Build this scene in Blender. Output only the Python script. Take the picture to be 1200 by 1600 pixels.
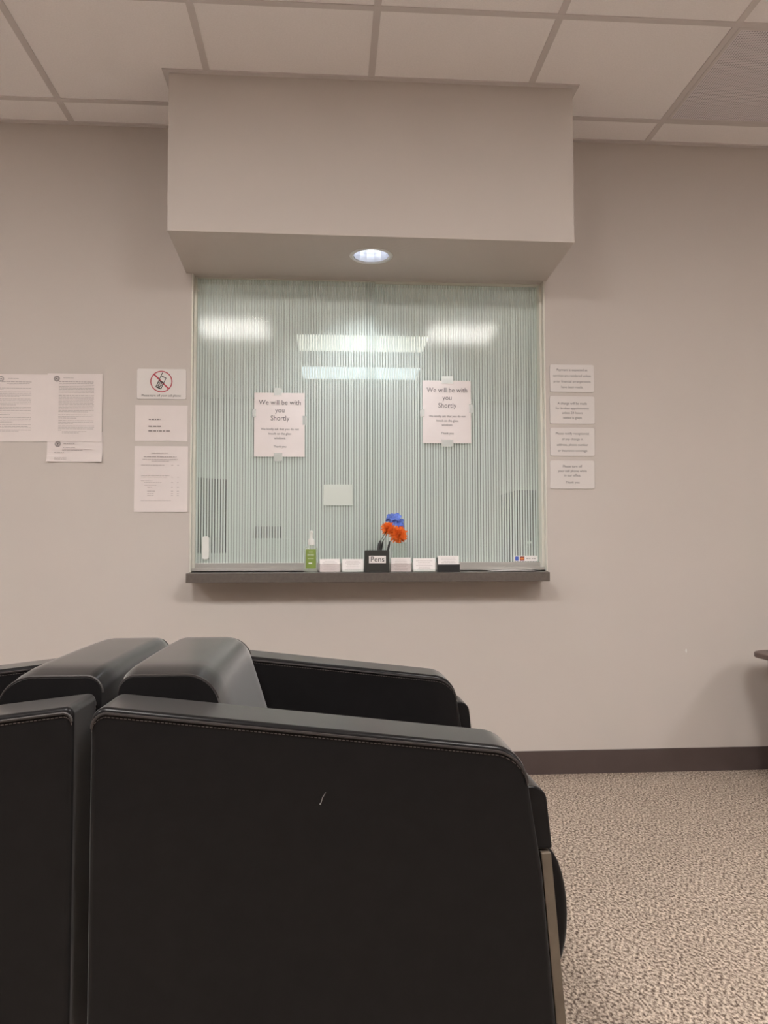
import bpy, bmesh, math, random
from mathutils import Vector, Matrix
random.seed(7)
S = bpy.context.scene
for o in list(bpy.data.objects):
    bpy.data.objects.remove(o)
COL = S.collection

# ---------------------------------------------------------------- camera, world, exposure
FPX = 1240.6
CAM = Vector((0.0, -3.3007, 0.9339))
RIGHT = Vector((0.99761578, -0.0689796, -0.00213585))
FWD = Vector((0.06900281, 0.99647256, 0.04776036))
UP = Vector((-0.00116617, -0.04779387, 0.99885654))
cd = bpy.data.cameras.new('camera')
cam = bpy.data.objects.new('camera', cd)
COL.objects.link(cam)
m = Matrix(((RIGHT.x, UP.x, -FWD.x, CAM.x), (RIGHT.y, UP.y, -FWD.y, CAM.y), (RIGHT.z, UP.z, -FWD.z, CAM.z), (0, 0, 0, 1)))
cam.matrix_world = m
cd.sensor_fit = 'VERTICAL'
cd.sensor_height = 24.0
cd.lens = 24.0 * FPX / 1600.0
cd.clip_start = 0.02
S.camera = cam
w = bpy.data.worlds.new('world')
S.world = w
w.use_nodes = True
w.node_tree.nodes['Background'].inputs[0].default_value = (0.5, 0.48, 0.46, 1)
w.node_tree.nodes['Background'].inputs[1].default_value = 0.05
S.view_settings.view_transform = 'Standard'
S.view_settings.look = 'None'
S.view_settings.gamma = 1.0
S.view_settings.use_curve_mapping = False
S.view_settings.exposure = 1.6
L_ROOM = 19.0        # radiance of the waiting-room troffers
L_OFFICE = 5.0      # radiance of the unseen side lights added to brighten the office
L_DOWN = 0.8       # downlight in the soffit


# ---------------------------------------------------------------- materials
def mat(name, col, rough=0.6, metal=0.0, spec=0.5, noise=None, bump=None, **kw):
    """principled; noise=(scale, amount) varies the base colour, bump=(scale, strength)"""
    mt = bpy.data.materials.new(name)
    mt.use_nodes = True
    nt = mt.node_tree
    b = nt.nodes['Principled BSDF']
    b.inputs['Base Color'].default_value = (*col, 1)
    b.inputs['Roughness'].default_value = rough
    b.inputs['Metallic'].default_value = metal
    b.inputs['Specular IOR Level'].default_value = spec
    tc = nt.nodes.new('ShaderNodeTexCoord')
    if noise:
        n = nt.nodes.new('ShaderNodeTexNoise')
        n.inputs['Scale'].default_value = noise[0]
        n.inputs['Detail'].default_value = 4
        nt.links.new(tc.outputs['Object'], n.inputs['Vector'])
        r = nt.nodes.new('ShaderNodeValToRGB')
        a = noise[1]
        r.color_ramp.elements[0].position = 0.3
        r.color_ramp.elements[1].position = 0.7
        r.color_ramp.elements[0].color = (*[c * (1 - a) for c in col], 1)
        r.color_ramp.elements[1].color = (*[min(1, c * (1 + a)) for c in col], 1)
        nt.links.new(n.outputs['Fac'], r.inputs['Fac'])
        nt.links.new(r.outputs['Color'], b.inputs['Base Color'])
    if bump:
        n2 = nt.nodes.new('ShaderNodeTexNoise')
        n2.inputs['Scale'].default_value = bump[0]
        n2.inputs['Detail'].default_value = 6
        nt.links.new(tc.outputs['Object'], n2.inputs['Vector'])
        bp = nt.nodes.new('ShaderNodeBump')
        bp.inputs['Strength'].default_value = bump[1]
        bp.inputs['Distance'].default_value = bump[2] if len(bump) > 2 else 0.002
        nt.links.new(n2.outputs['Fac'], bp.inputs['Height'])
        nt.links.new(bp.outputs['Normal'], b.inputs['Normal'])
    for k, v in kw.items():
        b.inputs[k].default_value = v
    return mt


M = {}
M['wall'] = mat('painted_wall', (0.595, 0.545, 0.51), 0.75, noise=(2.0, 0.015), bump=(260, 0.12, 0.001))
M['office_wall'] = mat('office_wall', (0.62, 0.64, 0.62), 0.8, noise=(2.0, 0.02))
M['side_wall'] = mat('far_wall_paint', (0.62, 0.565, 0.53), 0.8, noise=(2.0, 0.02))
M['dark_wall'] = mat('darkened_unseen_wall', (0.16, 0.14, 0.13), 0.8, noise=(2.0, 0.02))  # unseen back wall, darkened so the chair sides reflect less light
M['tile'] = mat('ceiling_tile', (0.93, 0.905, 0.905), 0.9, noise=(180, 0.03), bump=(220, 0.25, 0.001))
M['grid'] = mat('ceiling_grid_metal', (0.66, 0.62, 0.61), 0.6)
M['base'] = mat('vinyl_baseboard', (0.085, 0.062, 0.058), 0.45, noise=(12, 0.06))
M['sill'] = mat('sill_laminate', (0.125, 0.105, 0.092), 0.4, noise=(90, 0.12))
M['alu'] = mat('satin_aluminium', (0.62, 0.60, 0.57), 0.35, 0.6)
M['jamb'] = mat('pale_jamb', (0.74, 0.72, 0.65), 0.45, 0.2)
M['paper'] = mat('white_paper', (0.79, 0.725, 0.71), 0.85, noise=(14, 0.015))
M['card'] = mat('card_stock', (0.88, 0.84, 0.83), 0.8)
M['plaque'] = mat('white_plaque', (0.72, 0.68, 0.66), 0.4)
M['ink'] = mat('dark_ink', (0.045, 0.042, 0.045), 0.8)
M['greyink'] = mat('grey_ink', (0.22, 0.19, 0.19), 0.8)
M['paleink'] = mat('pale_grey_ink', (0.42, 0.37, 0.37), 0.8)
M['plaqueink'] = mat('plaque_ink', (0.15, 0.135, 0.14), 0.7)
M['red'] = mat('sign_red', (0.45, 0.045, 0.07), 0.5)
M['leather'] = mat('black_leather', (0.0098, 0.009, 0.0094), 0.26, spec=0.12, noise=(30, 0.08), bump=(420, 0.04, 0.0004), **{'Sheen Weight': 0.5, 'Sheen Roughness': 0.3})
M['piping'] = mat('leather_piping', (0.028, 0.023, 0.022), 0.5)
M['thread'] = mat('stitch_thread', (0.075, 0.06, 0.055), 0.6)
M['wood'] = mat('greyed_wood', (0.12, 0.095, 0.070), 0.5, noise=(28, 0.18))
M['tabletop'] = mat('dark_wood_top', (0.13, 0.085, 0.07), 0.4, noise=(22, 0.15))
M['blackplastic'] = mat('black_plastic', (0.02, 0.02, 0.021), 0.4)
M['penbox'] = mat('pen_box_plastic', (0.038, 0.038, 0.034), 0.42)
M['white_plastic'] = mat('white_plastic', (0.80, 0.80, 0.77), 0.35)
M['green_label'] = mat('green_label', (0.24, 0.34, 0.07), 0.5)
M['label_white'] = mat('label_white', (0.85, 0.9, 0.8), 0.5)
M['orange'] = mat('orange_petal', (0.98, 0.22, 0.03), 0.6, noise=(60, 0.15))
M['blue'] = mat('blue_petal', (0.15, 0.25, 0.74), 0.6, noise=(40, 0.3))
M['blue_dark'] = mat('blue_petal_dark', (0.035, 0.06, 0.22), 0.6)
M['stem'] = mat('dark_stem', (0.03, 0.032, 0.022), 0.6)
M['printer'] = mat('office_printer', (0.62, 0.64, 0.61), 0.5)
M['chrome'] = mat('reflector_metal', (0.88, 0.90, 0.96), 0.3, 0.6)
M['vent'] = None
M['scuff'] = mat('pale_scuff', (0.16, 0.15, 0.145), 0.8)
M['blue_ink'] = mat('card_blue', (0.06, 0.12, 0.50), 0.5)
M['red_ink'] = mat('card_maroon', (0.25, 0.035, 0.04), 0.5)
M['olive_ink'] = mat('card_orange', (0.75, 0.25, 0.06), 0.5)


def carpet_mat():
    mt = bpy.data.materials.new('speckled_carpet')
    mt.use_nodes = True
    nt = mt.node_tree
    N, L = nt.nodes, nt.links
    b = N['Principled BSDF']
    b.inputs['Roughness'].default_value = 0.95
    b.inputs['Specular IOR Level'].default_value = 0.1
    tc = N.new('ShaderNodeTexCoord')
    n1 = N.new('ShaderNodeTexNoise'); n1.inputs['Scale'].default_value = 150; n1.inputs['Detail'].default_value = 3; n1.inputs['Roughness'].default_value = 0.65
    mp = N.new('ShaderNodeMapping'); mp.inputs['Rotation'].default_value = (0, 0, 0.7); mp.inputs['Scale'].default_value = (1, 0.62, 1)
    L.new(tc.outputs['Object'], mp.inputs[0])
    L.new(mp.outputs[0], n1.inputs['Vector'])
    r = N.new('ShaderNodeValToRGB')
    e = r.color_ramp.elements
    e[0].position = 0.36; e[0].color = (0.115, 0.083, 0.066, 1)
    e[1].position = 0.66; e[1].color = (0.78, 0.66, 0.54, 1)
    x = e.new(0.46); x.color = (0.30, 0.235, 0.19, 1)
    x = e.new(0.53); x.color = (0.54, 0.445, 0.37, 1)
    L.new(n1.outputs['Fac'], r.inputs['Fac'])
    n2 = N.new('ShaderNodeTexNoise'); n2.inputs['Scale'].default_value = 9; n2.inputs['Detail'].default_value = 2
    L.new(tc.outputs['Object'], n2.inputs['Vector'])
    mx = N.new('ShaderNodeMix'); mx.data_type = 'RGBA'; mx.blend_type = 'MULTIPLY'
    mx.inputs[0].default_value = 0.2
    L.new(r.outputs['Color'], mx.inputs[6]); L.new(n2.outputs['Fac'], mx.inputs[7])
    L.new(mx.outputs[2], b.inputs['Base Color'])
    bp = N.new('ShaderNodeBump'); bp.inputs['Strength'].default_value = 0.6; bp.inputs['Distance'].default_value = 0.004
    L.new(n1.outputs['Fac'], bp.inputs['Height']); L.new(bp.outputs['Normal'], b.inputs['Normal'])
    return mt


def emit_mat(name, col, strength, bands=0):
    mt = bpy.data.materials.new(name)
    mt.use_nodes = True
    nt = mt.node_tree
    N, L = nt.nodes, nt.links
    N.remove(N['Principled BSDF'])
    e = N.new('ShaderNodeEmission')
    e.inputs[0].default_value = (*col, 1)
    e.inputs[1].default_value = strength
    if bands:       # fluorescent tubes glowing through the lens
        tc = N.new('ShaderNodeTexCoord')
        wv = N.new('ShaderNodeTexWave'); wv.bands_direction = 'Y'; wv.inputs['Scale'].default_value = bands
        L.new(tc.outputs['Object'], wv.inputs['Vector'])
        mr = N.new('ShaderNodeMapRange')
        mr.inputs['To Min'].default_value = strength * 0.8
        mr.inputs['To Max'].default_value = strength * 1.2
        L.new(wv.outputs['Fac'], mr.inputs['Value']); L.new(mr.outputs[0], e.inputs[1])
    L.new(e.outputs[0], N['Material Output'].inputs['Surface'])
    return mt


def glass_mat(name, tint, refl=1.0, rough=0.0, ior=1.5, haze=0.0):
    mt = bpy.data.materials.new(name)
    mt.use_nodes = True
    nt = mt.node_tree
    N, L = nt.nodes, nt.links
    N.remove(N['Principled BSDF'])
    t = N.new('ShaderNodeBsdfTransparent'); t.inputs[0].default_value = (*tint, 1)
    g = N.new('ShaderNodeBsdfGlossy'); g.inputs['Roughness'].default_value = rough
    g.inputs[0].default_value = (refl, refl, refl, 1)
    lw = N.new('ShaderNodeLayerWeight'); lw.inputs['Blend'].default_value = 0.5
    pw = N.new('ShaderNodeMath'); pw.operation = 'POWER'; pw.inputs[1].default_value = 5; L.new(lw.outputs['Facing'], pw.inputs[0])
    f0 = ((ior - 1) / (ior + 1)) ** 2
    f = N.new('ShaderNodeMath'); f.operation = 'MULTIPLY_ADD'; f.inputs[1].default_value = 0.9 - f0; f.inputs[2].default_value = f0
    L.new(pw.outputs[0], f.inputs[0])
    mx = N.new('ShaderNodeMixShader')
    if haze:                                     # cloudy plastic or gel scatters some light
        d_ = N.new('ShaderNodeBsdfDiffuse'); d_.inputs[0].default_value = (0.85, 0.87, 0.84, 1)
        hz_ = N.new('ShaderNodeMixShader'); hz_.inputs[0].default_value = haze
        L.new(t.outputs[0], hz_.inputs[1]); L.new(d_.outputs[0], hz_.inputs[2])
        t = hz_
    L.new(f.outputs[0], mx.inputs[0]); L.new(t.outputs[0], mx.inputs[1]); L.new(g.outputs[0], mx.inputs[2])
    L.new(mx.outputs[0], N['Material Output'].inputs['Surface'])
    return mt


def film_mat(name, pitch, duty):
    """vertical stripes of frosted film with clear gaps between"""
    mt = bpy.data.materials.new(name)
    mt.use_nodes = True
    nt = mt.node_tree
    N, L = nt.nodes, nt.links
    N.remove(N['Principled BSDF'])
    tc = N.new('ShaderNodeTexCoord')
    sp = N.new('ShaderNodeSeparateXYZ'); L.new(tc.outputs['Object'], sp.inputs[0])
    d = N.new('ShaderNodeMath'); d.operation = 'DIVIDE'; d.inputs[1].default_value = pitch; L.new(sp.outputs[0], d.inputs[0])
    fr = N.new('ShaderNodeMath'); fr.operation = 'FRACT'; L.new(d.outputs[0], fr.inputs[0])
    fl = N.new('ShaderNodeMath'); fl.operation = 'FLOOR'; L.new(d.outputs[0], fl.inputs[0])
    wn = N.new('ShaderNodeTexWhiteNoise'); wn.noise_dimensions = '1D'; L.new(fl.outputs[0], wn.inputs['W'])
    du = N.new('ShaderNodeMapRange'); du.inputs['To Min'].default_value = duty - 0.07; du.inputs['To Max'].default_value = duty + 0.07
    L.new(wn.outputs['Value'], du.inputs['Value'])
    lt = N.new('ShaderNodeMath'); lt.operation = 'LESS_THAN'; L.new(fr.outputs[0], lt.inputs[0]); L.new(du.outputs[0], lt.inputs[1])
    df = N.new('ShaderNodeBsdfDiffuse'); df.inputs[0].default_value = (0.86, 0.91, 0.885, 1)
    tl = N.new('ShaderNodeBsdfTranslucent'); tl.inputs[0].default_value = (0.82, 0.86, 0.84, 1)
    a = N.new('ShaderNodeMixShader'); a.inputs[0].default_value = 0.12
    L.new(df.outputs[0], a.inputs[1]); L.new(tl.outputs[0], a.inputs[2])
    t = N.new('ShaderNodeBsdfTransparent'); t.inputs[0].default_value = (0.90, 0.94, 0.92, 1)
    b = N.new('ShaderNodeMixShader'); b.inputs[0].default_value = 0.94
    L.new(t.outputs[0], b.inputs[1]); L.new(a.outputs[0], b.inputs[2])
    # clear gaps keep a thin haze of film adhesive
    c0 = N.new('ShaderNodeMixShader'); c0.inputs[0].default_value = 0.20
    L.new(t.outputs[0], c0.inputs[1]); L.new(a.outputs[0], c0.inputs[2])
    o = N.new('ShaderNodeMixShader')
    L.new(lt.outputs[0], o.inputs[0]); L.new(c0.outputs[0], o.inputs[1]); L.new(b.outputs[0], o.inputs[2])
    L.new(o.outputs[0], N['Material Output'].inputs['Surface'])
    return mt


def vent_mat():
    mt = bpy.data.materials.new('perforated_grey_metal')
    mt.use_nodes = True
    nt = mt.node_tree
    N, L = nt.nodes, nt.links
    b = N['Principled BSDF']; b.inputs['Roughness'].default_value = 0.6
    tc = N.new('ShaderNodeTexCoord')
    v = N.new('ShaderNodeTexVoronoi'); v.inputs['Scale'].default_value = 110; v.inputs['Randomness'].default_value = 0.0
    L.new(tc.outputs['Object'], v.inputs['Vector'])
    r = N.new('ShaderNodeValToRGB'); r.color_ramp.interpolation = 'CONSTANT'
    r.color_ramp.elements[0].color = (0.35, 0.33, 0.35, 1)
    r.color_ramp.elements[1].position = 0.36; r.color_ramp.elements[1].color = (0.80, 0.76, 0.79, 1)
    L.new(v.outputs['Distance'], r.inputs['Fac']); L.new(r.outputs['Color'], b.inputs['Base Color'])
    return mt


M['carpet'] = carpet_mat()
M['room_light'] = emit_mat('troffer_lens', (1.0, 0.958, 0.918), L_ROOM, 3.2)
M['office_light'] = emit_mat('office_troffer_lens', (1.0, 0.97, 0.86), 0.42)
M['office_light_cool'] = emit_mat('office_troffer_cool_lens', (0.84, 0.95, 1.0), 0.42)
M['down_light'] = emit_mat('downlight_lamp', (0.86, 0.92, 1.0), L_DOWN)
M['glass'] = glass_mat('window_glass', (0.985, 0.995, 0.99), refl=0.14, rough=0.08)
M['clear'] = glass_mat('clear_acrylic', (0.94, 0.96, 0.95))
M['gel'] = glass_mat('clear_gel_bottle', (0.93, 0.97, 0.93), haze=0.16)
M['tumbler'] = glass_mat('pale_green_glass', (0.93, 0.97, 0.94), haze=0.12)
M['frostclear'] = glass_mat('scratched_acrylic', (0.95, 0.93, 0.93), rough=0.2, haze=0.06)
M['tape'] = glass_mat('clear_tape', (0.97, 0.98, 0.97), rough=0.25, haze=0.45)
M['film'] = film_mat('striped_frosted_film', 0.0114, 0.66)
M['vent'] = vent_mat()


# ---------------------------------------------------------------- helpers
def at(px, py, Y):
    """point of the world at depth Y seen at photo pixel (px, py)"""
    d = FWD + RIGHT * (px - 600) / FPX + UP * (800 - py) / FPX
    return CAM + d * ((Y - CAM.y) / d.y)


def BM():
    return bmesh.new()


def box(bm, x0, x1, y0, y1, z0, z1):
    v = [bm.verts.new((x, y, z)) for x in (x0, x1) for y in (y0, y1) for z in (z0, z1)]
    for f in ((0, 1, 3, 2), (4, 6, 7, 5), (0, 4, 5, 1), (2, 3, 7, 6), (0, 2, 6, 4), (1, 5, 7, 3)):
        bm.faces.new([v[i] for i in f])
    return v


def prism(bm, pts, a, b, axis='y'):
    """polygon pts extruded from a to b; for axis y pts are (x,z), for z they are (x,y), for x (y,z)"""
    def P(p, t):
        return {'y': (p[0], t, p[1]), 'z': (p[0], p[1], t), 'x': (t, p[0], p[1])}[axis]
    A = [bm.verts.new(P(p, a)) for p in pts]
    B = [bm.verts.new(P(p, b)) for p in pts]
    n = len(pts)
    bm.faces.new(A); bm.faces.new(B[::-1])
    for i in range(n):
        bm.faces.new((A[i], B[i], B[(i + 1) % n], A[(i + 1) % n]))
    bmesh.ops.recalc_face_normals(bm, faces=bm.faces)


def rounded(x0, x1, z0, z1, r, n=5):
    out = []
    for cx, cz, a0 in ((x1 - r, z1 - r, 0), (x0 + r, z1 - r, 90), (x0 + r, z0 + r, 180), (x1 - r, z0 + r, 270)):
        for k in range(n + 1):
            a = math.radians(a0 + 90 * k / n)
            out.append((cx + r * math.cos(a), cz + r * math.sin(a)))
    return out


def fillet(pts, n=6):
    """pts: (x, z, r): polygon with rounded corners"""
    out = []
    N = len(pts)
    for i in range(N):
        p = Vector(pts[i][:2]); r = pts[i][2]
        if r <= 0:
            out.append(tuple(p)); continue
        a = (Vector(pts[i - 1][:2]) - p).normalized(); b = (Vector(pts[(i + 1) % N][:2]) - p).normalized()
        ang = a.angle(b)
        t = r / math.tan(ang / 2)
        c = p + (a + b).normalized() * (r / math.sin(ang / 2))
        s, e = p + a * t - c, p + b * t - c
        for k in range(n + 1):
            q = s.lerp(e, k / n)
            q = q.normalized() * r
            out.append(tuple(c + q))
    return out


def tube(bm, pts, r, seg=8, closed=False):
    pts = [Vector(p) for p in pts]
    n = len(pts)
    rings = []
    up = None
    for i, p in enumerate(pts):
        if closed:
            t = (pts[(i + 1) % n] - pts[i - 1]).normalized()
        else:
            t = (pts[min(i + 1, n - 1)] - pts[max(i - 1, 0)]).normalized()
        if up is None:
            up = t.orthogonal().normalized()
        up = (up - t * up.dot(t)).normalized()
        s = t.cross(up)
        rr = r[i] if isinstance(r, (list, tuple)) else r
        rings.append([bm.verts.new(p + (up * math.cos(2 * math.pi * k / seg) + s * math.sin(2 * math.pi * k / seg)) * rr) for k in range(seg)])
    m_ = n if closed else n - 1
    for i in range(m_):
        A, B = rings[i], rings[(i + 1) % n]
        for k in range(seg):
            bm.faces.new((A[k], A[(k + 1) % seg], B[(k + 1) % seg], B[k]))
    if not closed:
        bm.faces.new(rings[0][::-1]); bm.faces.new(rings[-1])


def lathe(bm, prof, c, seg=24, sx=1, sy=1, cap=True):
    """prof: (r, z) list, around the vertical through c=(x,y); sx, sy flatten it"""
    rings = []
    for r, z in prof:
        rings.append([bm.verts.new((c[0] + sx * r * math.cos(2 * math.pi * k / seg), c[1] + sy * r * math.sin(2 * math.pi * k / seg), z)) for k in range(seg)])
    for A, B in zip(rings, rings[1:]):
        for k in range(seg):
            bm.faces.new((A[k], A[(k + 1) % seg], B[(k + 1) % seg], B[k]))
    if cap:
        bm.faces.new(rings[0][::-1]); bm.faces.new(rings[-1])


def wloc(o):
    v = Vector((0, 0, 0))
    while o:
        v += o.location; o = o.parent
    return v


def obj(name, bm, m_, parent=None, bevel=0.0, smooth=False, seg=2, origin=None):
    bmesh.ops.recalc_face_normals(bm, faces=bm.faces)
    if parent is not None:
        off = wloc(parent); loc = Vector((0, 0, 0))
    else:
        if origin is None:
            xs = [v.co.x for v in bm.verts]; ys = [v.co.y for v in bm.verts]; zs = [v.co.z for v in bm.verts]
            origin = ((min(xs) + max(xs)) / 2, (min(ys) + max(ys)) / 2, min(zs))
        off = loc = Vector(origin)
    for v in bm.verts:
        v.co -= off
    me = bpy.data.meshes.new(name)
    bm.to_mesh(me); bm.free()
    me.materials.append(m_)
    if smooth:
        me.polygons.foreach_set('use_smooth', [True] * len(me.polygons))
    o = bpy.data.objects.new(name, me)
    COL.objects.link(o)
    o.location = loc
    if parent is not None:
        o.parent = parent
    if bevel:
        b = o.modifiers.new('bevel', 'BEVEL'); b.width = bevel; b.segments = seg; b.limit_method = 'ANGLE'; b.angle_limit = math.radians(40)
        b.harden_normals = True
        me.polygons.foreach_set('use_smooth', [True] * len(me.polygons))
    elif smooth:
        b = o.modifiers.new('edge', 'EDGE_SPLIT'); b.split_angle = math.radians(45)
    return o


def tag(o, label=None, cat=None, group=None, kind=None):
    if label: o['label'] = label
    if cat: o['category'] = cat
    if group: o['group'] = group
    if kind: o['kind'] = kind
    return o


def thing(name, loc, label=None, cat=None, group=None, kind=None):
    o = bpy.data.objects.new(name, None)
    o.empty_display_size = 0.05
    COL.objects.link(o); o.location = loc
    return tag(o, label, cat, group, kind)


def struct(name, bm, m_, **k):
    return tag(obj(name, bm, m_, origin=(0, 0, 0), **k), kind='structure')


def text_mesh(lines, size, x, z, y, align='CENTER', leading=1.35, wide=1.0):
    """letters standing in the wall plane, facing the room (towards -y)"""
    bm = BM()
    zz = z
    for ln in lines:
        if isinstance(ln, tuple):
            ln, s, gap = ln
        else:
            s, gap = size, None
        if ln:
            cu = bpy.data.curves.new('t', 'FONT'); cu.body = ln; cu.size = s; cu.align_x = align; cu.resolution_u = 3
            to = bpy.data.objects.new('t', cu); COL.objects.link(to)
            dg = bpy.context.evaluated_depsgraph_get()
            me = bpy.data.meshes.new_from_object(to.evaluated_get(dg))
            bpy.data.objects.remove(to)
            off = len(bm.verts)
            tb = BM(); tb.from_mesh(me)
            for v in tb.verts:
                v.co = Vector((x + v.co.x * wide, y, zz + v.co.y))
            tm = bpy.data.meshes.new('t'); tb.to_mesh(tm); tb.free()
            bm.from_mesh(tm)
            bpy.data.meshes.remove(me); bpy.data.meshes.remove(tm); bpy.data.curves.remove(cu)
        zz -= (gap if gap is not None else s * leading)
    return bm


def bars(bm, x0, x1, z, h, y, rnd, word=0.012):
    """one printed line too small to read, as word-length strokes"""
    x = x0
    while x < x1 - 0.002:
        wl = min(rnd.uniform(0.35, 1.5) * word, x1 - x)
        v = [bm.verts.new(p) for p in ((x, y, z), (x + wl, y, z), (x + wl, y, z + h), (x, y, z + h))]
        bm.faces.new(v)
        x += wl + h * 0.9


def sheet(bm, x0, x1, z0, z1, y, curl=None, t=0.0004, nx=10, nz=14):
    """a sheet of paper hanging in the wall plane; curl(u, v) gives how far it lifts towards the room"""
    def g(side):
        return [[bm.verts.new((x0 + (x1 - x0) * i / nx, y - (curl(i / nx, j / nz) if curl else 0) - side * t, z0 + (z1 - z0) * j / nz)) for i in range(nx + 1)] for j in range(nz + 1)]
    A, B = g(0), g(1)
    for j in range(nz):
        for i in range(nx):
            bm.faces.new((A[j][i], A[j][i + 1], A[j + 1][i + 1], A[j + 1][i]))
            bm.faces.new((B[j][i], B[j + 1][i], B[j + 1][i + 1], B[j][i + 1]))
    for i in range(nx):
        bm.faces.new((A[0][i], B[0][i], B[0][i + 1], A[0][i + 1])); bm.faces.new((A[nz][i], A[nz][i + 1], B[nz][i + 1], B[nz][i]))
    for j in range(nz):
        bm.faces.new((A[j][0], A[j + 1][0], B[j + 1][0], B[j][0])); bm.faces.new((A[j][nx], B[j][nx], B[j + 1][nx], A[j + 1][nx]))


# ---------------------------------------------------------------- the setting
H = 2.706                     # ceiling height
WX0, WX1, WZ0, WZ1 = -0.571, 0.921, 0.806, 2.0855
TH = 0.13                     # wall thickness
GX, GY, T = -1.063, -0.180, 0.6096
RX0, RX1, RY0 = -3.5, 3.95, -6.9
SD = 0.392                    # soffit depth
SX0, SX1 = -0.594, 0.929

bm = BM()
box(bm, RX0, WX0, 0, TH, 0, H); box(bm, WX1, RX1, 0, TH, 0, H)
box(bm, WX0, WX1, 0, TH, 0, WZ0); box(bm, WX0, WX1, 0, TH, WZ1, H)
struct('wall_front', bm, M['wall'])
bm = BM(); box(bm, RX0 - 0.1, RX0, RY0, TH, 0, H); struct('wall_left', bm, M['side_wall'])
bm = BM(); box(bm, RX1, RX1 + 0.1, RY0, TH, 0, H); struct('wall_right', bm, M['side_wall'])
bm = BM(); box(bm, RX0 - 0.1, RX1 + 0.1, RY0 - 0.1, RY0, 0, H); struct('wall_back', bm, M['dark_wall'])
bm = BM(); box(bm, RX0 - 0.1, RX1 + 0.1, RY0 - 0.1, 6.1, -0.05, 0); struct('floor', bm, M['carpet'])
bm = BM(); box(bm, RX0 - 0.1, RX1 + 0.1, RY0 - 0.1, 6.1, H, H + 0.05); ceiling = struct('ceiling', bm, M['tile'])
# suspended grid: tee bars along both directions and the wall angles
bm = BM()
tw = 0.012; zt = H - 0.003
i = 0
x = GX
while x - T > RX0: x -= T
while x < RX1:
    box(bm, x - tw, x + tw, RY0, 0, zt, H); x += T
y = GY
while y > RY0:
    box(bm, RX0, RX1, y - tw, y + tw, zt - 0.0004, H); y -= T
tag(obj('ceiling_grid', bm, M['grid'], parent=ceiling), kind='structure')
bm = BM()
box(bm, RX0, SX0, -0.022, 0, zt - 0.002, H); box(bm, SX1, RX1, -0.022, 0, zt - 0.002, H)
box(bm, SX0 - 0.022, SX0, -SD, -0.022, zt - 0.002, H); box(bm, SX1, SX1 + 0.022, -SD, -0.022, zt - 0.002, H)
box(bm, SX0 - 0.022, SX1 + 0.022, -SD - 0.022, -SD, zt - 0.002, H)
tag(obj('wall_angle', bm, M['grid'], parent=ceiling), kind='structure')

# baseboard (vinyl cove base with a little toe)
bm = BM()
prism(bm, [(0, 0), (-0.0045, 0), (-0.0042, 0.008), (-0.004, 0.02), (-0.0035, 0.094), (-0.002, 0.0965), (0, 0.0965)], RX0, RX1, 'x')
struct('baseboard_front', bm, M['base'])
for nm, x0, x1 in (('baseboard_left', RX0, RX0 + 0.004), ('baseboard_right', RX1 - 0.004, RX1)):
    bm = BM(); box(bm, x0, x1, RY0, -0.013, 0, 0.0965); struct(nm, bm, M['base'])
bm = BM(); box(bm, RX0 + 0.005, RX1 - 0.005, RY0, RY0 + 0.004, 0, 0.0965); struct('baseboard_back', bm, M['base'])

# soffit above the window, with a round hole for the downlight
DLX, DLY, DLR = 0.165, -0.216, 0.078
zL, zR = 2.107, 2.100
bm = BM()
nseg = 40
def zb(x_, y_):
    f = (x_ - SX0) / (SX1 - SX0)
    fr = zL + (zR - zL) * f
    return fr + (2.086 - fr) * (y_ + SD) / SD
outer = []
for k in range(nseg):
    a = 2 * math.pi * (k + 0.5) / nseg
    dx, dy = math.cos(a), math.sin(a)
    tx = ((SX1 - DLX) / dx) if dx > 0 else ((SX0 - DLX) / dx)
    ty = ((0 - DLY) / dy) if dy > 0 else ((-SD - DLY) / dy)
    t_ = min(tx, ty)
    outer.append([DLX + dx * t_, DLY + dy * t_])
for cx, cy in ((SX0, -SD), (SX1, -SD), (SX1, 0), (SX0, 0)):       # snap the nearest rays onto the corners
    j = min(range(nseg), key=lambda q: (outer[q][0] - cx) ** 2 + (outer[q][1] - cy) ** 2)
    outer[j] = [cx, cy]
inn = [bm.verts.new((DLX + DLR * math.cos(2 * math.pi * (k + 0.5) / nseg), DLY + DLR * math.sin(2 * math.pi * (k + 0.5) / nseg), zb(DLX, DLY))) for k in range(nseg)]
out = [bm.verts.new((p[0], p[1], zb(*p))) for p in outer]
top = [bm.verts.new((p[0], p[1], H)) for p in outer]
for k in range(nseg):
    k2 = (k + 1) % nseg
    bm.faces.new((inn[k], inn[k2], out[k2], out[k])); bm.faces.new((out[k], out[k2], top[k2], top[k]))
struct('trim_1', bm, M['wall'])

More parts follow.
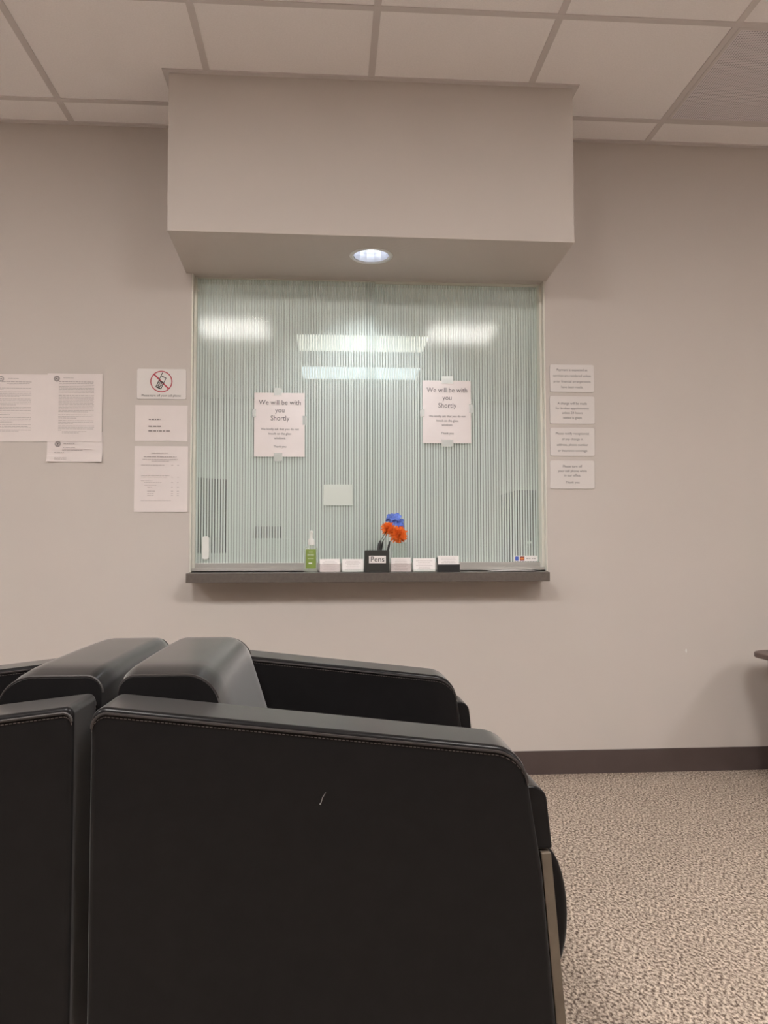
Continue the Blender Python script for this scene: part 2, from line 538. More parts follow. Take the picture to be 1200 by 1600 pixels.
# recessed downlight
dz = zb(DLX, DLY)
dl = thing('recessed_downlight', (DLX, DLY, dz), 'round recessed downlight glowing in the underside of the soffit over the window', 'light')
bm = BM(); lathe(bm, [(0.070, dz + 0.001), (0.074, dz - 0.004), (0.083, dz - 0.003), (0.086, dz - 0.0005)], (DLX, DLY), 48, cap=False); obj('trim_ring', bm, M['white_plastic'], dl, smooth=True)
bm = BM()
lathe(bm, [(0.070, dz + 0.001), (0.066, dz + 0.03), (0.058, dz + 0.065), (0.045, dz + 0.10), (0.03, dz + 0.13)], (DLX, DLY), 14, cap=False)
obj('reflector', bm, M['chrome'], dl)
bm = BM(); lathe(bm, [(0.002, dz + 0.028), (0.025, dz + 0.031), (0.036, dz + 0.045), (0.030, dz + 0.128)], (DLX, DLY), 20); obj('lamp', bm, M['down_light'], dl, smooth=True)
sd_ = bpy.data.lights.new('lamp_light', 'SPOT'); sd_.energy = 6.5; sd_.color = (0.90, 0.95, 1.0); sd_.spot_size = math.radians(120); sd_.spot_blend = 0.7; sd_.shadow_soft_size = 0.02
so_ = bpy.data.objects.new('lamp_light', sd_); COL.objects.link(so_); so_.parent = dl; so_.location = (0, 0, 0.024)

# office behind the window
OY = 6.0
bm = BM(); box(bm, RX0 - 0.1, RX1 + 0.1, OY, OY + 0.1, 0, H); struct('wall_office_back', bm, M['office_wall'])
bm = BM(); box(bm, -2.3, -2.2, TH, OY, 0, H); struct('wall_office_left', bm, M['office_wall'])
bm = BM(); box(bm, 2.5, 2.6, TH, OY, 0, H); struct('wall_office_right', bm, M['office_wall'])

# ---------------------------------------------------------------- transaction window
GYP = 0.05                    # depth of the glass behind the wall face
win = thing('window_1', ((WX0 + WX1) / 2, GYP, 0.845), 'sliding reception window with vertical striped frosted film and aluminium track', None, kind='structure')
SZ = 0.843                    # top of the sill
bm = BM()
box(bm, WX0, WX0 + 0.006, 0.001, TH, SZ, WZ1); box(bm, WX1 - 0.006, WX1, 0.001, TH, SZ, WZ1)
box(bm, WX0, WX1, 0.045, 0.10, WZ1 - 0.003, WZ1)
box(bm, WX0 + 0.006, WX0 + 0.016, 0.03, 0.095, SZ, WZ1 - 0.003); box(bm, WX1 - 0.016, WX1 - 0.006, 0.03, 0.095, SZ, WZ1 - 0.003)
obj('window_frame', bm, M['jamb'], win, bevel=0.001)
bm = BM()
box(bm, WX0 + 0.006, WX1 - 0.006, 0.022, 0.098, SZ, SZ + 0.006)
box(bm, WX0 + 0.006, WX1 - 0.006, 0.022, 0.026, SZ, SZ + 0.018)
box(bm, WX0 + 0.006, WX1 - 0.006, 0.061, 0.064, SZ, SZ + 0.016)
obj('bottom_track', bm, M['alu'], win, bevel=0.0008)
MID = 0.175
for k, (x0, x1, yy) in enumerate(((WX0 + 0.014, MID + 0.02, GYP), (MID - 0.02, WX1 - 0.014, GYP + 0.022))):
    bm = BM(); box(bm, x0, x1, yy, yy + 0.006, SZ + 0.012, WZ1 - 0.0035)
    g = obj('glass_pane', bm, M['glass'], win)
    bm = BM()
    v = [bm.verts.new(p) for p in ((x0, yy + 0.0066, SZ + 0.036), (x1, yy + 0.0066, SZ + 0.036), (x1, yy + 0.0066, WZ1 - 0.0035), (x0, yy + 0.0066, WZ1 - 0.0035))]
    bm.faces.new(v)
    obj('frosted_film', bm, M['film'], g)
    bm = BM(); box(bm, x0, x1, yy - 0.005, yy + 0.012, SZ + 0.009, SZ + 0.038); obj('bottom_rail', bm, M['alu'], g, bevel=0.001)
    if k == 0:
        a, b = at(316, 838, yy), at(327, 874, yy)
        bm = BM(); prism(bm, rounded(a.x, b.x, b.z, a.z, 0.011), yy - 0.008, yy, 'y'); obj('pull_handle', bm, M['white_plastic'], g, bevel=0.002)
        bm = BM(); prism(bm, [(at(302, 441, yy).x, at(302, 441, yy).z), (at(303, 455, yy).x, at(303, 455, yy).z), (at(312, 455, yy).x, at(312, 455, yy).z)], yy - 0.001, yy, 'y')
        tag(obj('corner_tab', bm, M['white_plastic'], g), 'small white triangular tab')

# sill: one laminate board through the opening
bm = BM()
box(bm, -0.561, 0.893, -0.13, 0.0, 0.806, SZ)
box(bm, WX0 + 0.0005, WX1 - 0.0005, 0.0, TH, 0.806, SZ - 0.0005)
tag(obj('window_sill', bm, M['sill'], bevel=0.0015), 'dark grey laminate sill running along the bottom of the reception window', 'sill')


# ---------------------------------------------------------------- lights in the ceilings
def troffer(cx, cy, sx, sy, m_, label, group, ang=0):
    t = thing('ceiling_light', (cx, cy, H), label, 'light', group)
    bm = BM()
    w_ = 0.022
    z0 = H - 0.006
    box(bm, cx - sx, cx + sx, cy - sy, cy - sy + w_, z0, H); box(bm, cx - sx, cx + sx, cy + sy - w_, cy + sy, z0, H)
    box(bm, cx - sx, cx - sx + w_, cy - sy + w_, cy + sy - w_, z0, H); box(bm, cx + sx - w_, cx + sx, cy - sy + w_, cy + sy - w_, z0, H)
    obj('frame', bm, M['grid'], t)
    bm = BM()
    box(bm, cx - sx + w_, cx + sx - w_, cy - sy + w_, cy + sy - w_, H - 0.0045, H - 0.0005)
    obj('diffuser', bm, m_, t)
    return t


h = T / 2 - 0.012
troffer(GX + T / 2, GY - 4.5 * T, h, h, M['room_light'], 'square fluorescent ceiling light mirrored at the left end of the glass', 'waiting room ceiling lights')
troffer(GX + 3.5 * T, GY - 4.5 * T, h, h, M['room_light'], 'square fluorescent ceiling light mirrored at the right end of the glass', 'waiting room ceiling lights')
troffer(0.28, 3.43, 0.57, 0.29, M['office_light'], 'long warm white office ceiling light, the nearer of two behind the glass', 'office ceiling lights')
troffer(0.31, 4.58, 0.60, 0.29, M['office_light_cool'], 'long cool white office ceiling light, the farther of two behind the glass', 'office ceiling lights')

for cx_, cy_ in ((GX - 2.5 * T, GY - 4.5 * T), (GX + 7.5 * T - 0.1, GY - 5.5 * T)):  # unseen lights added at the sides to lift the room's brightness
    troffer(cx_, cy_, h, h, M['room_light'], 'square unseen ceiling light added to the side of the seating to brighten the room', 'added side ceiling lights')
M['added_office_light'] = emit_mat('added_office_lens', (0.95, 1.0, 0.95), L_OFFICE)
for cx_, cy_ in ((-1.7, 1.2), (2.1, 1.2), (-1.8, 3.4)):  # added lights, out of view, that brighten the office behind the film
    troffer(cx_, cy_, 0.29, 0.57, M['added_office_light'], 'long unseen ceiling light added off to the side to brighten the office', 'added office side lights')

# return-air panel
vx0, vy1 = GX + 4 * T, GY
v = thing('return_air_grille', (vx0 + T / 2, vy1 - T / 2, H), 'dark grey perforated air grille filling one tile at the top right of the ceiling', 'vent')
bm = BM(); box(bm, vx0 + 0.013, vx0 + T - 0.013, vy1 - T + 0.013, vy1 - 0.013, H - 0.002, H - 0.0005); obj('perforated_panel', bm, M['vent'], v)
bm = BM()
q = 0.013
for (a, b, c, d) in ((q, T - q, q, q + 0.012), (q, T - q, T - q - 0.012, T - q), (q, q + 0.012, q + 0.012, T - q - 0.012), (T - q - 0.012, T - q, q + 0.012, T - q - 0.012)):
    box(bm, vx0 + a, vx0 + b, vy1 - T + c, vy1 - T + d, H - 0.0032, H - 0.0005)
obj('frame', bm, M['grid'], v)


# ---------------------------------------------------------------- armchairs
def armchair(XB, sgn, label, full=True):
    """XB: plane of the chair's back; sgn +1 faces right, -1 faces left"""
    Y0, Y1 = -2.081, -1.275          # outer faces of the arms
    TA = 0.122
    t = thing('armchair', (XB + sgn * 0.33, (Y0 + Y1) / 2, 0), label, 'armchair', 'black leather waiting room armchairs')
    X = lambda u: XB + sgn * u
    # arm profile, u forward from the back plane
    prof = [(0.0, 0.075, 0.01), (0.0, 0.703, 0.022 if sgn > 0 else 0.012), (0.652, 0.6285, 0.058), (0.681, 0.44, 0.06), (0.710, 0.075, 0.01)]
    for ya in (Y0, Y1 - TA):
        outerf = ya if ya == Y0 else ya + TA
        bm = BM()
        pts = fillet(prof, 8)
        prism(bm, [(X(u), z) for u, z in pts], ya, ya + TA, 'y')
        arm = obj('armrest', bm, M['leather'], t, bevel=0.009, seg=4)
        # piping along the top edges of both faces, with a line of thread beside it
        path = [p for p in pts if p[1] > 0.50]
        for yy, s in ((ya, -1), (ya + TA, 1)):
            bm = BM()
            line = [(X(u + (0.0 if u > 0.02 else 0.002)), yy + s * 0.0002, z - 0.0085) for u, z in path]
            tube(bm, line, 0.0022, 6)
            tag(obj('piping', bm, M['piping'], arm, smooth=True))
            bm = BM()
            # dashes of stitching just below the piping
            for a_, b_ in zip(line, line[1:]):
                A_, B_ = Vector(a_), Vector(b_)
                ln = (B_ - A_).length
                nn = max(1, int(ln / 0.006))
                for q_ in range(nn):
                    p0 = A_.lerp(B_, (q_ + 0.1) / nn) + Vector((0, s * 0.0002, -0.0055)); p1 = A_.lerp(B_, (q_ + 0.75) / nn) + Vector((0, s * 0.0002, -0.0055))
                    tube(bm, [p0, p1], 0.0007, 4)
            obj('stitching', bm, M['thread'], arm)
        if ya == Y0 and sgn > 0:
            # pale mark left on the side panel
            pts_ = [at(509, 1238, Y0), at(504, 1246, Y0), at(502, 1253, Y0), at(500, 1257, Y0)]
            bm = BM(); tube(bm, [p + Vector((0, 0.0002, 0)) for p in pts_], [0.0004, 0.0009, 0.0006, 0.0015], 6); tag(obj('scuff_mark', bm, M['scuff'], arm), 'small pale scuff')
    yi0, yi1 = Y0 + TA, Y1 - TA
    # back cushion
    ub = 0.003 if sgn > 0 else -0.0125
    bp = fillet([(ub, 0.30, 0.01), (ub, 0.736, 0.028), (ub + 0.157, 0.736, 0.058), (0.245, 0.47, 0.03), (0.245, 0.30, 0.01)], 8)
    bm = BM()
    n = 14
    rings = []
    for j in range(n + 1):
        f = j / n
        yy = yi0 + 0.003 + (yi1 - yi0 - 0.006) * f
        e = min(f, 1 - f) * 2
        puff = 1 - (1 - min(1, e * 4)) ** 2 * 0.05
        cz = 0.52; cx = 0.11
        rings.append([bm.verts.new((X(cx + (u - cx) * puff), yy, cz + (z - cz) * (puff + 0.012 * math.sin(math.pi * f)))) for u, z in bp])
    for A, B in zip(rings, rings[1:]):
        for k in range(len(bp)):
            bm.faces.new((A[k], A[(k + 1) % len(bp)], B[(k + 1) % len(bp)], B[k]))
    bm.faces.new(rings[0]); bm.faces.new(rings[-1])
    back = obj('backrest', bm, M['leather'], t, smooth=True)
    for yy, s, R_ in ((yi0 + 0.003, 1, 0), (yi1 - 0.003, -1, n)):
        bm = BM()
        cz = 0.52; cx = 0.11; puff = 0.95
        line = [(X(cx + (u - cx) * puff), yy + s * 0.004, cz + (z - cz) * puff + 0.002) for u, z in bp if z > 0.5]
        tube(bm, line, 0.0026, 6)
        obj('piping', bm, M['piping'], back, smooth=True)
    # rear shell behind the cushion
    bm = BM(); box(bm, min(X(0.008), X(0.05)), max(X(0.008), X(0.05)), yi0, yi1, 0.075, 0.60); obj('back_panel', bm, M['leather'], t, bevel=0.006)
    # seat cushion with a rolled front edge
    bm = BM()
    cp = [(0.20, 0.215), (0.20, 0.440)]
    for k in range(17):                       # rolled, slightly sagging front
        a_ = math.radians(90 - 180 * k / 16)
        cp.append((0.700 + 0.058 * max(0, math.cos(a_)) ** 0.85, 0.318 + (0.122 if a_ > 0 else 0.118) * math.sin(a_)))
    cp.append((0.60, 0.200))
    prism(bm, [(X(u), z) for u, z in cp], yi0 + 0.003, yi1 - 0.003, 'y')
    obj('seat_cushion', bm, M['leather'], t, bevel=0.012, seg=3)
    # padded step on the front of each arm, above the wooden post
    for ya in (Y0, Y1 - TA):
        bm = BM()
        cp = fillet([(0.60, 0.472, 0), (0.60, 0.568, 0), (0.689, 0.568, 0.024), (0.699, 0.472, 0.004)], 8)
        prism(bm, [(X(u), z) for u, z in cp], ya + 0.010, ya + TA - 0.010, 'y')
        obj('arm_front_pad', bm, M['leather'], t, bevel=0.004, seg=3)
    # bowed front of the seat box under the cushion
    bm = BM()
    fp = fillet([(0.06, 0.10, 0.0), (0.06, 0.214, 0.0), (0.19, 0.214, 0.0), (0.19, 0.195, 0.0), (0.66, 0.195, 0.0), (0.66, 0.10, 0.01)], 4)
    prism(bm, [(X(u), z) for u, z in fp], yi0 + 0.003, yi1 - 0.003, 'y')
    obj('seat_base', bm, M['leather'], t, bevel=0.012, seg=3)
    # wooden front posts and small rear feet
    for ya in (Y0, Y1 - TA):
        bm = BM()
        z1_, z0_ = 0.468, 0.0
        u1, u0 = 0.679, 0.7125
        w1 = 0.0155
        ys = (ya + 0.004, ya + TA - 0.004)
        vs = []
        for (u_, z_) in ((u1, z1_), (u1 + w1, z1_), (u0 + 0.004 + w1, z0_), (u0 + 0.004, z0_)):
            vs.append((X(u_ + 0.0005), z_))
        prism(bm, vs, ys[0], ys[1], 'y')
        obj('leg', bm, M['wood'], t, bevel=0.0015)
        bm = BM(); box(bm, min(X(0.03), X(0.075)), max(X(0.03), X(0.075)), ya + 0.03, ya + TA - 0.03, 0.0, 0.075); obj('leg', bm, M['wood'], t, bevel=0.002)
    return t


armchair(-0.3535, 1, 'black leather armchair facing right, in the foreground')
armchair(-0.3785, -1, 'black leather armchair facing left, cut by the left edge, back to back with the other')

# end table at the right edge
tx, ty, tz = 2.02, -0.36, 0.517
et = thing('end_table', (tx, ty, 0), 'dark wooden end table top poking in at the right edge beside the wall', 'table')
bm = BM(); prism(bm, rounded(tx - 0.30, tx + 0.30, ty - 0.26, ty + 0.26, 0.09, 8), tz - 0.022, tz, 'z'); obj('tabletop', bm, M['tabletop'], et, bevel=0.006, seg=3)
for sx in (-1, 1):
    for sy in (-1, 1):
        bm = BM()
        lx, ly = tx + sx * 0.22, ty + sy * 0.18
        prism(bm, [(lx - 0.02, ly - 0.02), (lx + 0.02, ly - 0.02), (lx + 0.02, ly + 0.02), (lx - 0.02, ly + 0.02)], 0, tz - 0.023, 'z'); obj('leg', bm, M['tabletop'], et, bevel=0.003)
bm = BM(); box(bm, tx - 0.21, tx + 0.21, ty - 0.17, ty + 0.17, 0.14, 0.16); obj('lower_shelf', bm, M['tabletop'], et, bevel=0.002)

# tiny paint chip low on the wall
c = at(1072, 1017, 0)
bm = BM(); prism(bm, [(c.x - 0.003, c.z), (c.x - 0.001, c.z + 0.009), (c.x + 0.002, c.z + 0.008), (c.x + 0.003, c.z - 0.003), (c.x, c.z - 0.009)], -0.0012, 0, 'y')
tag(obj('wall_anchor', bm, M['white_plastic']), 'tiny white speck low on the wall between window and end table', 'wall plug')


# ---------------------------------------------------------------- papers and signs on the wall
def seal(bm, cx, cz, r, y):
    """round seal: ring of dashes, inner ring and a star"""
    def ring(r0, r1, n_, gap):
        for k in range(n_):
            a0 = 2 * math.pi * k / n_; a1 = 2 * math.pi * (k + 1 - gap) / n_
            bm.faces.new([bm.verts.new((cx + rr * math.cos(a), y, cz + rr * math.sin(a))) for rr, a in ((r0, a0), (r1, a0), (r1, a1), (r0, a1))])
    ring(0.93 * r, r, 28, 0); ring(0.66 * r, 0.86 * r, 26, 0.35); ring(0.52 * r, 0.6 * r, 24, 0)
    st = []
    for k in range(10):
        rr = (0.42 if k % 2 == 0 else 0.17) * r
        a = math.pi / 2 + 2 * math.pi * k / 10
        st.append(bm.verts.new((cx + rr * math.cos(a), y, cz + rr * math.sin(a))))
    cc = bm.verts.new((cx, y, cz))
    for k in range(10):
        bm.faces.new((st[k], st[(k + 1) % 10], cc))


def px_rect(x0, y0, x1, y1, Y=0):
    a, b = at(x0, y0, Y), at(x1, y1, Y)
    return a.x, b.x, b.z, a.z


rnd = random.Random(3)
YP = -0.0012
YI = YP - 0.0009
# left notice, cut by the frame
x1, z0, z1 = at(73, 690, 0).x, at(40, 690, 0).z, at(40, 585, 0).z
x0 = x1 - 0.2159
bm = BM(); sheet(bm, x0, x1, z0, z1, YP, lambda u, v: 0.001 * u * u)
pn = tag(obj('paper_notice', bm, M['paper']), 'densely printed white notice taped to the wall, cut by the left edge', 'paper', 'printed notices on the wall left of the window')
bm = BM()
seal(bm, at(2, 592, 0).x, at(2, 592, 0).z, 0.012, YI)
obj('printed_seal', bm, M['plaqueink'], pn)
bm = BM()
kx = lambda p_: at(p_, 640, 0).x
kz = lambda p_: at(40, p_, 0).z
L1 = [(592, 12, 29, 0), (597.5, -12, 60, 1), (600, 10, 46, 0), (602, 14, 44, 0), (607, -14, 61, 0), (609, -14, 5, 0)]
for y_ in (613, 615.5, 618, 620): L1.append((y_, -14, 61 if y_ < 620 else 30, 0))
for y_ in (624, 626.5, 629, 631.5, 633.5): L1.append((y_, -14, 60 if y_ < 633 else 25, 0))
for y_ in (637, 639.5, 642): L1.append((y_, -14, 60, 0))
for y_ in (646, 648.5): L1.append((y_, -14, 60 if y_ < 648 else 16, 0))
for y_ in (653, 655.5, 658, 660): L1.append((y_, -14, 61 if y_ < 660 else 20, 0))
L1 += [(664, -14, 57, 0), (667, -14, 44, 1), (669, -5, 51, 0), (672.5, -14, 59, 0), (674.5, -2, 30, 0)]
for y_, a_, b_, d_ in L1:
    bars(bm, max(kx(a_), x0 + 0.008), kx(b_), kz(y_), 0.0016 + 0.0008 * d_, YI, rnd, 0.011)
obj('printed_lines', bm, M['paleink'], pn)

# long notice made of two sheets
X0, X1, Z0, Z1 = px_rect(75, 583.5, 159, 722)
zt2 = at(110, 690, 0).z
cl = thing('paper_notice', ((X0 + X1) / 2, -0.002, Z0), 'long white notice of two overlapping sheets with a curling bottom edge', 'paper', 'printed notices on the wall left of the window')
zm = at(110, 690, 0).z
bm = BM(); sheet(bm, X0 + 0.002, X1 + 0.002, Z0, zm + 0.04, YP, lambda u, v: 0.007 * max(0, 1 - v * 2.2) ** 2 * (0.3 + (2 * u - 1) ** 2) + 0.0004, nx=14)
lo = obj('lower_sheet', bm, M['paper'], cl)
bm = BM(); sheet(bm, X0, X1 - 0.001, zm, Z1, YP - 0.0022, lambda u, v: 0.0006 * (1 - v))
up = obj('upper_sheet', bm, M['paper'], cl)
YU = YP - 0.0022 - 0.0014
bm = BM(); p_ = at(89.5, 592, 0); seal(bm, p_.x, p_.z, 0.012, YU); obj('printed_seal', bm, M['plaqueink'], up)
bm = BM(); p_ = at(91, 694, 0); seal(bm, p_.x, p_.z, 0.012, YP - 0.0045); obj('printed_seal', bm, M['plaqueink'], lo)
bm = BM()
L2 = [(591.5, 99, 115, 0), (597.5, 92, 147, 1)]
y_ = 600
while y_ < 616: L2.append((y_, 92, 147 if y_ < 614 else 105, 0)); y_ += 2.3
y_ = 619
L2.append((y_, 92, 147, 1)); y_ += 2.4
while y_ < 646: L2.append((y_, 92, 147 if y_ < 643.5 else 138, 0)); y_ += 2.3
L2 += [(649, 92, 147, 1), (651.5, 92, 147, 0), (653.8, 92, 120, 0), (658, 92, 147, 1), (660.3, 92, 147, 0), (662.6, 92, 115, 0), (666, 92, 148, 0), (668.3, 92, 148, 0), (670.6, 92, 147, 0), (673, 92, 97, 0), (675, 98, 136, 0), (677, 98, 124, 0)]
for y_, a_, b_, d_ in L2:
    bars(bm, kx(a_), kx(b_), at(115, y_, 0).z, 0.0016 + 0.0008 * d_, YU, rnd, 0.011)
obj('printed_lines', bm, M['paleink'], up)
bm = BM()
for y_, a_, b_, d_ in ((694, 101, 118, 1), (700, 100, 119, 0), (702.2, 99, 145, 0), (704, 99, 131, 0), (708, 87, 102, 1), (716, 87, 106, 0), (718, 87, 106, 0)):
    bars(bm, kx(a_), kx(b_), at(115, y_, 0).z, 0.0016 + 0.0008 * d_, YP - (0.0045 if y_ < 708 else 0.0075), rnd, 0.011)
obj('printed_lines', bm, M['paleink'], lo)

# no-phone plaque
def plaque(rect, label, group, name='wall_sign', thick=0.004):
    x0, x1, z0, z1 = rect
    t = thing(name, ((x0 + x1) / 2, 0, z0), label, 'sign', group)
    bm = BM(); prism(bm, rounded(x0, x1, z0, z1, 0.008), -thick, 0, 'y'); obj('plate', bm, M['plaque'], t, bevel=0.001)
    return t


r = px_rect(214.5, 576, 291, 624.5)
t = plaque(r, 'white plaque with a red crossed-out mobile phone symbol left of the window', None)
cx, cz = at(252.5, 596.5, 0).x, at(252.5, 596.5, 0).z
yy = -0.0045
R0, R1 = 0.0405, 0.0448
bm = BM()
n = 48
for k in range(n):
    a0, a1 = 2 * math.pi * k / n, 2 * math.pi * (k + 1) / n
    bm.faces.new([bm.verts.new((cx + rr * math.cos(a), yy, cz + rr * math.sin(a))) for rr, a in ((R0, a0), (R1, a0), (R1, a1), (R0, a1))])
d = 0.707
for k in (0,):
    w2 = 0.0022
    bm.faces.new([bm.verts.new((cx + px_, yy + 0.0002, cz + pz_)) for px_, pz_ in ((-R0 * d - w2, R0 * d - w2), (-R0 * d + w2, R0 * d + w2), (R0 * d + w2, -R0 * d + w2), (R0 * d - w2, -R0 * d - w2))])
obj('red_prohibition_ring', bm, M['red'], t)
bm = BM()
A = math.radians(-24)
def rotp(u, v): return (cx + u * math.cos(A) - v * math.sin(A), cz + u * math.sin(A) + v * math.cos(A))
def rect2(u0, u1, v0, v1, dy=-0.0004):
    bm.faces.new([bm.verts.new((*[rotp(u, v)[0]], yy + dy, rotp(u, v)[1])) for u, v in ((u0, v0), (u1, v0), (u1, v1), (u0, v1))])
rect2(-0.0125, -0.0098, -0.030, 0.026); rect2(0.0098, 0.0125, -0.030, 0.022)
rect2(-0.0098, 0.0098, -0.031, -0.028); rect2(-0.0098, 0.0098, 0.019, 0.0225); rect2(-0.0098, 0.0098, -0.003, 0.001)
rect2(-0.0125, -0.0095, 0.026, 0.036)
for k in range(4):
    rect2(-0.0098, 0.0098, -0.0095 - k * 0.0063, -0.0075 - k * 0.0063)
for u in (-0.0043, 0.0023):
    rect2(u, u + 0.002, -0.028, -0.003, -0.0005)
obj('phone_symbol', bm, M['ink'], t)
p_ = at(252.5, 620, 0)
bm = text_mesh(['Please turn off your cell phone'], 0.0128, cx, p_.z, yy); obj('lettering', bm, M['ink'], t)

# small half-sheet
r = px_rect(211.5, 633, 293, 689.5)
bm = BM(); sheet(bm, *r, YP, lambda u, v: 0.002 * v * (1 - u) * 0.6)
t = tag(obj('paper_notice', bm, M['paper']), 'white half sheet with three short bold lines, below the crossed-out phone plaque', 'paper', 'printed notices on the wall left of the window')
bm = BM()
for y_, a_, b_ in ((655.5, 233, 251), (666.3, 232.5, 253), (673.5, 232.5, 248), (673.5, 249.5, 267)):
    bars(bm, kx(a_), kx(b_), at(245, y_ + .8, 0).z, 0.0042, YI - 0.0016, rnd, 0.011)
obj('printed_lines', bm, M['greyink'], t)
# fee sheet
r = px_rect(210.5, 697, 293, 800)
bm = BM(); sheet(bm, *r, YP, lambda u, v: 0.003 * (1 - v) ** 2 * u)
t = tag(obj('paper_notice', bm, M['paper']), 'white sheet with a centred heading and a column list, beside the window', 'paper', 'printed notices on the wall left of the window')
bm = BM()
for y_, a_, b_, d_ in ((708.5, 238, 265, 1), (714.5, 226, 277, 1.6), (718.5, 224, 280, 0), (721, 238, 265, 0), (727.5, 222, 259, 0), (743.5, 222, 266, 0.3), (746, 222, 263, 0.3),
                       (752, 222, 240, 1), (754.5, 227, 254, 0), (758.5, 227, 246, 0), (761.5, 232, 239, .5), (768, 232, 244, .5), (772, 232, 242, .5), (775, 232, 242, .5), (782.5, 222, 269, -0.4)):
    bars(bm, kx(a_), kx(b_), at(250, y_, 0).z, 0.0016 + 0.0008 * d_, YI - 0.0026, rnd, 0.012)
for y_ in (727.5, 746, 754.5, 761.5, 768, 772, 775):
    bars(bm, kx(269), kx(272), at(250, y_, 0).z, 0.002, YI - 0.0026, rnd, 0.012); bars(bm, kx(278), kx(281), at(250, y_, 0).z, 0.002, YI - 0.0026, rnd, 0.012)
obj('printed_lines', bm, M['paleink'], t)

# four plaques on the right
G4 = 'white text plaques stacked right of the window'
PL = [((858.5, 569.5, 928, 613.5), ['Payment is expected as', 'services are rendered unless', 'prior financial arrangements', 'have been made.'], 'Payment is expected', 0.0150, [578, 587, 596, 604.6]),
      ((858.5, 619, 929, 663), ['A charge will be made', 'for broken appointments', 'unless 24 hours', 'notice is given'], 'charge for broken appointments', 0.0150, [630.2, 637.8, 645, 652.5]),
      ((859, 668.5, 929, 713), ['Please notify receptionist', 'of any change in', 'address, phone number', 'or insurance coverage'], 'Please notify receptionist', 0.0150, [677.2, 686, 694.8, 703.8]),
      ((859, 719.5, 929, 764), ['Please turn off', 'your cell phone while', 'in our office.', 'Thank you'], 'Please turn off your cell phone', 0.0150, [728.4, 735.6, 742.6, 753.4])]
order = ['topmost', 'second from top', 'third from top', 'lowest']
for (rc, lines, what, sz, ys), od in zip(PL, order):
    r = px_rect(*rc)
    t = plaque(r, 'white plaque reading %s, %s of the four' % (what, od), G4)
    bm = BM()
    for ln, y_ in zip(lines, ys):
        c = at((rc[0] + rc[2]) / 2, y_ + 2.2, 0)
        tb = text_mesh([ln], sz, (r[0] + r[1]) / 2, c.z, -0.0045, wide=0.95)
        tm = bpy.data.meshes.new('t'); tb.to_mesh(tm); tb.free(); bm.from_mesh(tm); bpy.data.meshes.remove(tm)
    obj('lettering', bm, M['plaqueink'], t)

# the two notices on the glass
for (rc, lab, tapes, yoff) in (((397.5, 613.5, 476, 714), 'white paper reading We will be with you Shortly, taped on the glass left of centre', ((428, 606, 440, 618), (428, 708, 441, 721), (394, 640, 400, 652), (473, 650, 479, 664)), GYP),
                         ((660, 594.5, 736, 693), 'white paper reading We will be with you Shortly, taped on the glass right of centre', ((690, 588, 708, 600), (690, 687, 708, 698), (656, 640, 663, 651), (733, 632, 739, 645)), GYP + 0.022)):
    r = px_rect(*rc, Y=yoff)
    Yg = yoff - 0.0010
    bm = BM(); sheet(bm, *r, Yg, lambda u, v: 0.0008 * math.sin(3 * u + 5 * v) ** 2)
    t = tag(obj('glass_notice', bm, M['paper']), lab, 'paper', 'notices taped on the reception glass')
    cx = (r[0] + r[1]) / 2 + 0.002
    k = (rc[3] - rc[1]) / 100.0
    zz = lambda q: at(rc[0] + 38, rc[1] + q * k, yoff).z
    for part_, rows in (('heading', (('We will be with', 19, 0.0295), ('you', 31, 0.0295), ('Shortly', 43.3, 0.0295))), ('small_print', (('We kindly ask that you do not', 58.5, 0.0138), ('knock on the glass', 65.5, 0.0138), ('windows.', 72.3, 0.0138))), ('closing_line', (('Thank you', 85.5, 0.0138),))):
        bm = BM()
        for ln, q, s in rows:
            tb = text_mesh([ln], s, cx, zz(q), Yg - 0.0018, wide=0.93)
            tm = bpy.data.meshes.new('t'); tb.to_mesh(tm); tb.free(); bm.from_mesh(tm); bpy.data.meshes.remove(tm)
        obj(part_, bm, M['plaqueink'], t)
    for tp in tapes:
        a, b, c_, d_ = px_rect(*tp, Y=yoff)
        bm = BM(); box(bm, a, b, Yg - 0.0020, Yg - 0.0018, c_, d_); obj('tape', bm, M['tape'], t)

# pale card stuck on the glass
r = px_rect(505.5, 757, 551, 790, Y=GYP)
bm = BM(); sheet(bm, *r, GYP - 0.0006, None)
M['palegreen'] = mat('pale_green_card', (0.64, 0.69, 0.64), 0.7)
tag(obj('glass_card', bm, M['palegreen']), 'small blank pale green card on the glass above the card holders', 'card')

# payment decal strip at lower right
r = px_rect(803, 868.5, 840, 877, Y=GYP + 0.022)
yy = GYP + 0.022 - 0.0008
t = thing('payment_decal', ((r[0] + r[1]) / 2, yy, r[2]), 'white strip of small payment card logos in the lower right corner of the glass', 'sticker')
bm = BM(); box(bm, r[0], r[1], yy, yy + 0.0006, r[2], r[3]); obj('strip', bm, M['card'], t)
wd = (r[1] - r[0]); hh = r[3] - r[2]
def dec(nm, m_, u0, u1, v0, v1, dy=0.0003):
    bm = BM(); box(bm, r[0] + u0 * wd, r[0] + u1 * wd, yy - dy, yy, r[2] + v0 * hh, r[2] + v1 * hh); return obj(nm, bm, m_, t)
dec('blue_logo', M['blue_ink'], 0.05, 0.19, 0.12, 0.88)
b_ = dec('maroon_logo', M['red_ink'], 0.25, 0.44, 0.12, 0.88)
bm = BM()
for q_ in (0.315, 0.375):
    n = 16; ccx, ccz = r[0] + q_ * wd, r[2] + 0.5 * hh
    bm.faces.new([bm.verts.new((ccx + 0.0045 * math.cos(2 * math.pi * k / n), yy - 0.0005 - 0.0001 * (q_ > .35), ccz + 0.0045 * math.sin(2 * math.pi * k / n))) for k in range(n)])
obj('orange_discs', bm, M['olive_ink'], t)
bm = BM()
